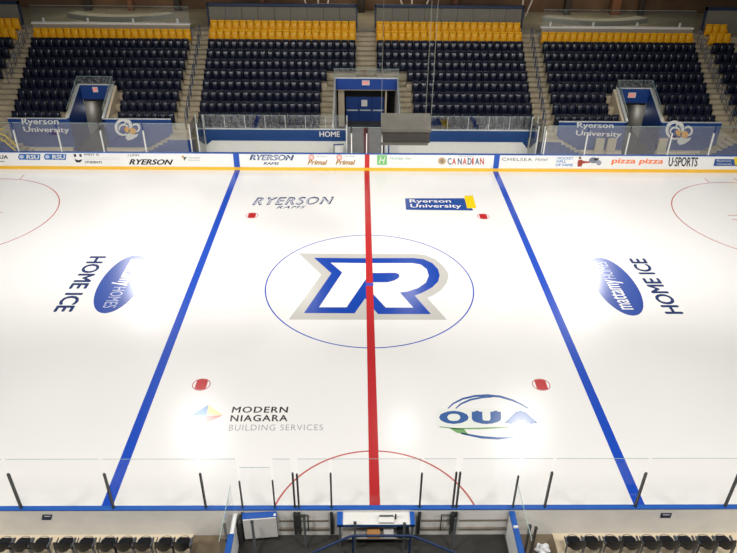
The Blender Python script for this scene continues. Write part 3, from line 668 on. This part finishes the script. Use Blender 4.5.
# ================================================================ NEAR SIDE
struct(B().box(-26,-5.05,-18,NY-.1,0,.05).done('floor',TAN)); struct(B().box(4.95,26,-18,NY-.1,0,.05).done('floor',TAN))
struct(B().box(-3.85,3.6,-18,NY-.1,0,.02).done('floor',mat('dark_mat',(52,50,46),.8,noise=.15,scale=2)))
struct(B().box(-5.05,-3.95,-18,NY-.1,0,.02).done('floor',mat('brown_mat',(112,98,78),.8,noise=.15,scale=2))); struct(B().box(3.8,4.95,-18,NY-.1,0,.02).done('floor',MATS['brown_mat']))
def near_seat(x,z,label):
    y=-13.85; o=thing('auditorium_chair',(x,y,z),label,'seat','black seats behind the near boards')
    w=.212
    b=B(); cols=[]; n=12
    for i in range(n+1):
        u=i/n*2-1; yy=y-.02-.07*(1-u*u)
        top=z+.80-.07*abs(u)**3; bot=z+.47+.13*abs(u)**3
        cols.append([b.bm.verts.new((x+u*w,yy+dy,zz)) for dy,zz in((0,bot),(-.012,(bot+top)/2),(0,top),(.035,top),(.023,(bot+top)/2),(.035,bot))])
    for i in range(n):
        for j in range(6): b.bm.faces.new([cols[i][j],cols[i+1][j],cols[i+1][(j+1)%6],cols[i][(j+1)%6]])
    b.bm.faces.new(cols[0]); b.bm.faces.new(cols[-1][::-1])
    b.done('backrest',NAVY_N,o)
    b=B(); b.rbox(x-.205,x+.205,y+.03,y+.36,z+.42,z+.47,.11,'z'); b.rbox(x-.19,x+.19,y+.05,y+.35,z+.47,z+.485,.1,'z'); b.done('seat_pan',NAVY_N,o)
    b=B(); b.ring((x,y+.2),.19,.02,z+.487,n=30); b.done('pan_rim',mat('seat_grey',(96,100,106),.4),o)
    for s in(-1,1):
        b=B(); b.box(x+s*.222-.013,x+s*.235+.013,y-.02,y+.05,z,z+.58); b.box(x+s*.222-.013,x+s*.235+.013,y-.02,y+.3,z+.5,z+.56); b.done('side_frame',mat('seat_frame_grey',(90,94,100),.4,metal=.3),o)
NS=[-9.87,-9.37,-8.87,-8.24,-7.7,-7.13,-6.66,-6.17,-5.61,-5.14,5.3,5.78,6.33,6.8,7.34,7.82,8.31,8.86,9.34]
for i,x in enumerate(NS):
    near_seat(x,.05,'black seat in the near row, %s from the left %s the penalty boxes'%((ORD[i],'left of') if i<10 else (ORD[i-10],'right of')))
x=9.83
# scorer's table
o=thing('scorekeeper_table',(.1,-13.2,0),'white table top with blue borders behind the near centre boards','table')
B().box(-.9,.91,-13.46,-13.06,.93,.97).done('table_top',WHITE,o)
B().box(-1.05,-.9,-13.48,-13.06,.92,1.0).done('side_border',CAPBLUE,o); B().box(.91,1.03,-13.48,-13.06,.92,1.0).done('side_border',CAPBLUE,o)
B().box(-1.05,1.03,-13.48,-13.46,.9,.972).done('front_border',mat('border_navy',(20,62,110),.4),o)
for x in(-.97,.97): B().box(x-.03,x+.03,-13.45,-13.39,.02,.92).done('leg',STEEL,o)
B().box(-.93,.93,-13.5,-13.15,.42,.45).done('lower_shelf',mat('shelf_grey',(150,146,140),.6),o)
o=thing('printer',(.32,-13.3,.97),'small white box device with grey lid on the white table','printer'); B().box(.06,.48,-13.44,-13.26,.972,1.05).done('device_body',WHITE,o); B().box(.08,.46,-13.28,-13.24,.972,1.09).done('device_lid',STEEL,o); B().box(.08,.46,-13.445,-13.44,.99,1.01).done('paper_slot',mat('slot_grey',(130,128,124),.5),o)
o=B().rbox(.50,.54,-13.3,-13.24,.972,1.13,.015,'y').done('telephone_handset',BLACK); tag(o,'black upright handset at the right of the white device','telephone')
o=B().box(-.24,.1,-13.5,-13.25,.451,.62).done('cardboard_box',mat('cardboard',(172,122,70),.8)); tag(o,'brown cardboard box on the shelf below the white table','box')
o=B().rbox(.2,.48,-13.5,-13.2,.451,.62,.04,'y').done('grey_tub',mat('tub_grey',(190,188,184),.5)); tag(o,'pale grey tub on the shelf right of the cardboard box','tub')
o=B().rbox(.56,.9,-13.5,-13.2,.451,.60,.05,'y').done('black_bag',BLACK); tag(o,'black bag on the shelf at the right under the table','bag')
# blue railing
o=thing('blue_railing',(.1,-13.9,0),'dark blue pipe railing curving around behind the scorekeeper table','railing')
rp=[(-2.6,-14.95,1.0),(-1.66,-14.34,1.0),(-.75,-13.87,1.0),(-.62,-13.83,1.0),(.88,-13.83,1.0),(1.02,-13.87,1.0),(1.99,-14.35,1.0),(2.9,-14.95,1.0)]
DB=mat('railing_blue',(14,40,78),.4)
B().tube(rp,.035).done('hand_rail',DB,o)
for x,y in((-.62,-13.83),(.88,-13.83),(-1.66,-14.34),(1.99,-14.35)): B().tube([(x,y,0.02),(x,y,1.0)],.03).done('rail_post',DB,o)
# rear glass posts of the penalty boxes
def gpost(px,py,h,i,y=-14.1,m=None):
    v=at_z(px,py,h); 
    o=thing('penalty_box_post',(v.x,v.y,.02),'slim grey steel post behind the near boards, %s from the left'%ORD[i],'post','posts of the penalty boxes')
    B().box(v.x-.03,v.x+.03,v.y-.03,v.y+.03,.02,h).done('post_shaft',m or STEEL,o); B().box(v.x-.04,v.x+.04,v.y-.04,v.y+.04,h,h+.02).done('post_cap',DSTEEL,o)
for i,(px,py,h) in enumerate(((224.5,525,1.5),(252,522,1.5),(304,516,1.35),(355,523,1.1),(404.5,524,1.1),(456,519,1.35),(530,526,1.5),(536,528,1.5))):
    gpost(px,py,h,i,m=DSTEEL if i in(0,6,7) else None)
# box dividers
for x,nm,sx in((-3.80,'left',1),(3.68,'right',-1)):
    o=thing('penalty_box_divider',(x,-13.9,.02),'white divider wall with blue cap at the %s end of the penalty boxes'%nm,'divider')
    B().box(x-.05,x+.05,-14.9,-13.12,.02,1.0).done('divider_panel',BOARD,o); B().box(x-.075,x+.075,-14.92,-13.1 if sx<0 else -13.8,1.0,1.06).done('cap_rail',CAPBLUE,o)
    if nm=='right': B().box(x-.06,x+.06,-13.66,-13.6,1.06,1.1).done('latch',WHITE,o)
    g=B().box(x-.008,x+.008,-14.9,-13.2,1.065,2.2).done('rink_glass',GLASS); tag(g,'clear glass standing on the %s penalty box divider'%nm,'glass pane')
    B().box(x-.008,x+.008,-14.9,-13.2,2.2,2.206).done('pane_edge',GLASS_EDGE,g)
# open gate leaf
o=thing('penalty_box_gate',(-3.1,-13.3,.25),'white gate leaf with blue cap standing ajar in the near boards','gate')
B().prism([(-3.56,-13.38,.28),(-2.68,-13.30,.28),(-2.68,-13.26,.28),(-3.56,-13.34,.28)],(0,0,.76)).done('gate_panel',mat('gate_white',(205,203,198),.5),o)
B().prism([(-3.58,-13.34,1.0),(-2.66,-13.25,1.0),(-2.70,-13.08,1.0),(-3.6,-13.13,1.0)],(0,0,.05)).done('cap_rail',mat('gate_blue',(30,84,170),.4),o)
B().box(-3.71,-3.62,-13.4,-13.1,.1,.95).done('hinge_post',DSTEEL,o); B().rbox(-2.76,-2.7,-13.24,-13.16,1.03,1.06,.02,'z').done('latch',WHITE,o)
for k,x in enumerate((2.0,1.92)):
    pass
o=thing('gate_latch_frame',(1.95,-13.15,.2),'dark steel latch frame on the back of the right penalty gate','latch')
B().tube([(1.78,-13.13,.3),(1.78,-13.13,.95),(2.08,-13.13,.95)],.02).done('frame_bar',DSTEEL,o); B().box(2.0,2.12,-13.16,-13.11,.55,.98).done('latch_plate',DSTEEL,o)
o=thing('gate_latch_frame',(-1.95,-13.15,.2),'dark steel latch frame on the back of the left penalty gate','latch')
B().tube([(-1.85,-13.13,.3),(-1.85,-13.13,.95),(-2.12,-13.13,.95)],.02).done('frame_bar',DSTEEL,o); B().box(-2.24,-2.06,-13.16,-13.11,.5,.98).done('latch_plate',DSTEEL,o)
# white bag on the right floor
bm=bmesh.new(); bmesh.ops.create_icosphere(bm,subdivisions=3,radius=.2)
for v in bm.verts:
    n=.8+.25*math.sin(v.co.x*23+v.co.z*17)*math.cos(v.co.y*19)+random.uniform(-.05,.05); v.co=Vector((v.co.x*1.2*n,v.co.y*n,max(-.12,v.co.z*.8*n)))
    v.co+=Vector((4.55,-13.62,.142))
b=B(); b.bm.free(); b.bm=bm
o=b.done('plastic_bag',mat('bag_white',(228,228,230),.35)); tag(o,'crumpled white plastic bag on the floor right of the divider','bag')
# ================================================================ LIGHT
H=14.0
def spot(x,y,e,r=.35,tx=None,ty=None,size=118,blend=.5):
    L=bpy.data.lights.new('arena_or_fill_lamp','SPOT'); L.energy=e; L.shadow_soft_size=r; L.spot_size=math.radians(size); L.spot_blend=blend; L.color=(1,.98,.95)
    o=bpy.data.objects.new('arena_or_fill_lamp',L); COL.objects.link(o); o.location=(x,y,H)
    t=Vector((tx if tx is not None else x*.6,ty if ty is not None else y*.3,0)); o.rotation_euler=(t-Vector((x,y,H))).to_track_quat('-Z','Y').to_euler()
E=2600
LE=(1.65,1.6,1.6,1.3,.85,.85,0)
for x in(-18.3,18.6): spot(x,22.3,E*1.15,r=.45,ty=-4,tx=x*.45,size=84,blend=.6)
for x in(-4.9,3.7): spot(x,21.2,E*.12,r=.35,ty=-4,size=84,blend=.6)
for x in(-10.1,9.5): spot(x,5.0,E*.85,r=.5,size=124,blend=.9,ty=3)
for x,y,e in((2.3,5.2,.16),(11.8,22.5,.08),(-11.5,22.3,.04)): spot(x,y,E*e,r=.4,size=90,ty=-4 if y>10 else 2)
for s_ in(-1,1):  # added lamps, unseen: even light on the ice, frontal light on the far stand
    spot(s_*17,-5,E*LE[0],r=.9,size=100,blend=.9,ty=10,tx=s_*16.2); spot(s_*6,-5,E*LE[1],r=.9,size=100,blend=.9,ty=10,tx=s_*5.7)
    spot(s_*15,-20,E*LE[2],r=.9,size=126,ty=-12); spot(s_*5,-20,E*LE[3],r=.9,size=126,ty=-12)
    spot(s_*18,-11,E*LE[4],r=2.5,size=120,blend=.9,ty=-8,tx=s_*14.4); spot(s_*21,9,E*LE[5],r=2.5,size=100,blend=.9,ty=8,tx=s_*20)  # wide soft fill, added to even out the ice without a distinct glare
    spot(s_*6,-4,E*.2,r=2.5,size=110,blend=.9,ty=-3)
    if LE[6]: spot(s_*8,11,E*LE[6],r=2.5,size=95,blend=.9,ty=8,tx=s_*8)
for x in(-18,0,17):  # unseen area lights added to lift the dim concourse
    L=bpy.data.lights.new('concourse_fill','AREA'); L.shape='RECTANGLE'; L.size=8; L.size_y=.6; L.energy=170; L.color=(1,.86,.66)
    o=bpy.data.objects.new('concourse_fill',L); COL.objects.link(o); o.location=(x,28.2,9.6)
for x,s_ in((-17.6,1),(17.6,-1)):  # unseen point lights added to brighten the grey tunnel walls
    L=bpy.data.lights.new('tunnel_fill','POINT'); L.energy=9; L.shadow_soft_size=.1
    o=bpy.data.objects.new('tunnel_fill',L); COL.objects.link(o); o.location=(x-.35*s_,19.7,1.5)
w=bpy.data.worlds.new('arena'); bpy.context.scene.world=w; w.use_nodes=True
bg=w.node_tree.nodes['Background']; bg.inputs['Color'].default_value=(.95,.93,.88,1); bg.inputs['Strength'].default_value=.09
# ================================================================ CAMERA
cd=bpy.data.cameras.new('camera'); cam=bpy.data.objects.new('camera',cd); COL.objects.link(cam)
cam.matrix_world=Matrix(((_R.x,_U.x,-_d.x,CX),(_R.y,_U.y,-_d.y,CY),(_R.z,_U.z,-_d.z,CZ),(0,0,0,1)))
cd.sensor_fit='HORIZONTAL'; cd.sensor_width=36; cd.lens=F*36/737; cd.clip_end=300
sc=bpy.context.scene; sc.camera=cam
sc.view_settings.view_transform='Standard'; sc.view_settings.look='None'; sc.view_settings.exposure=.02; sc.view_settings.gamma=1; sc.view_settings.use_curve_mapping=False
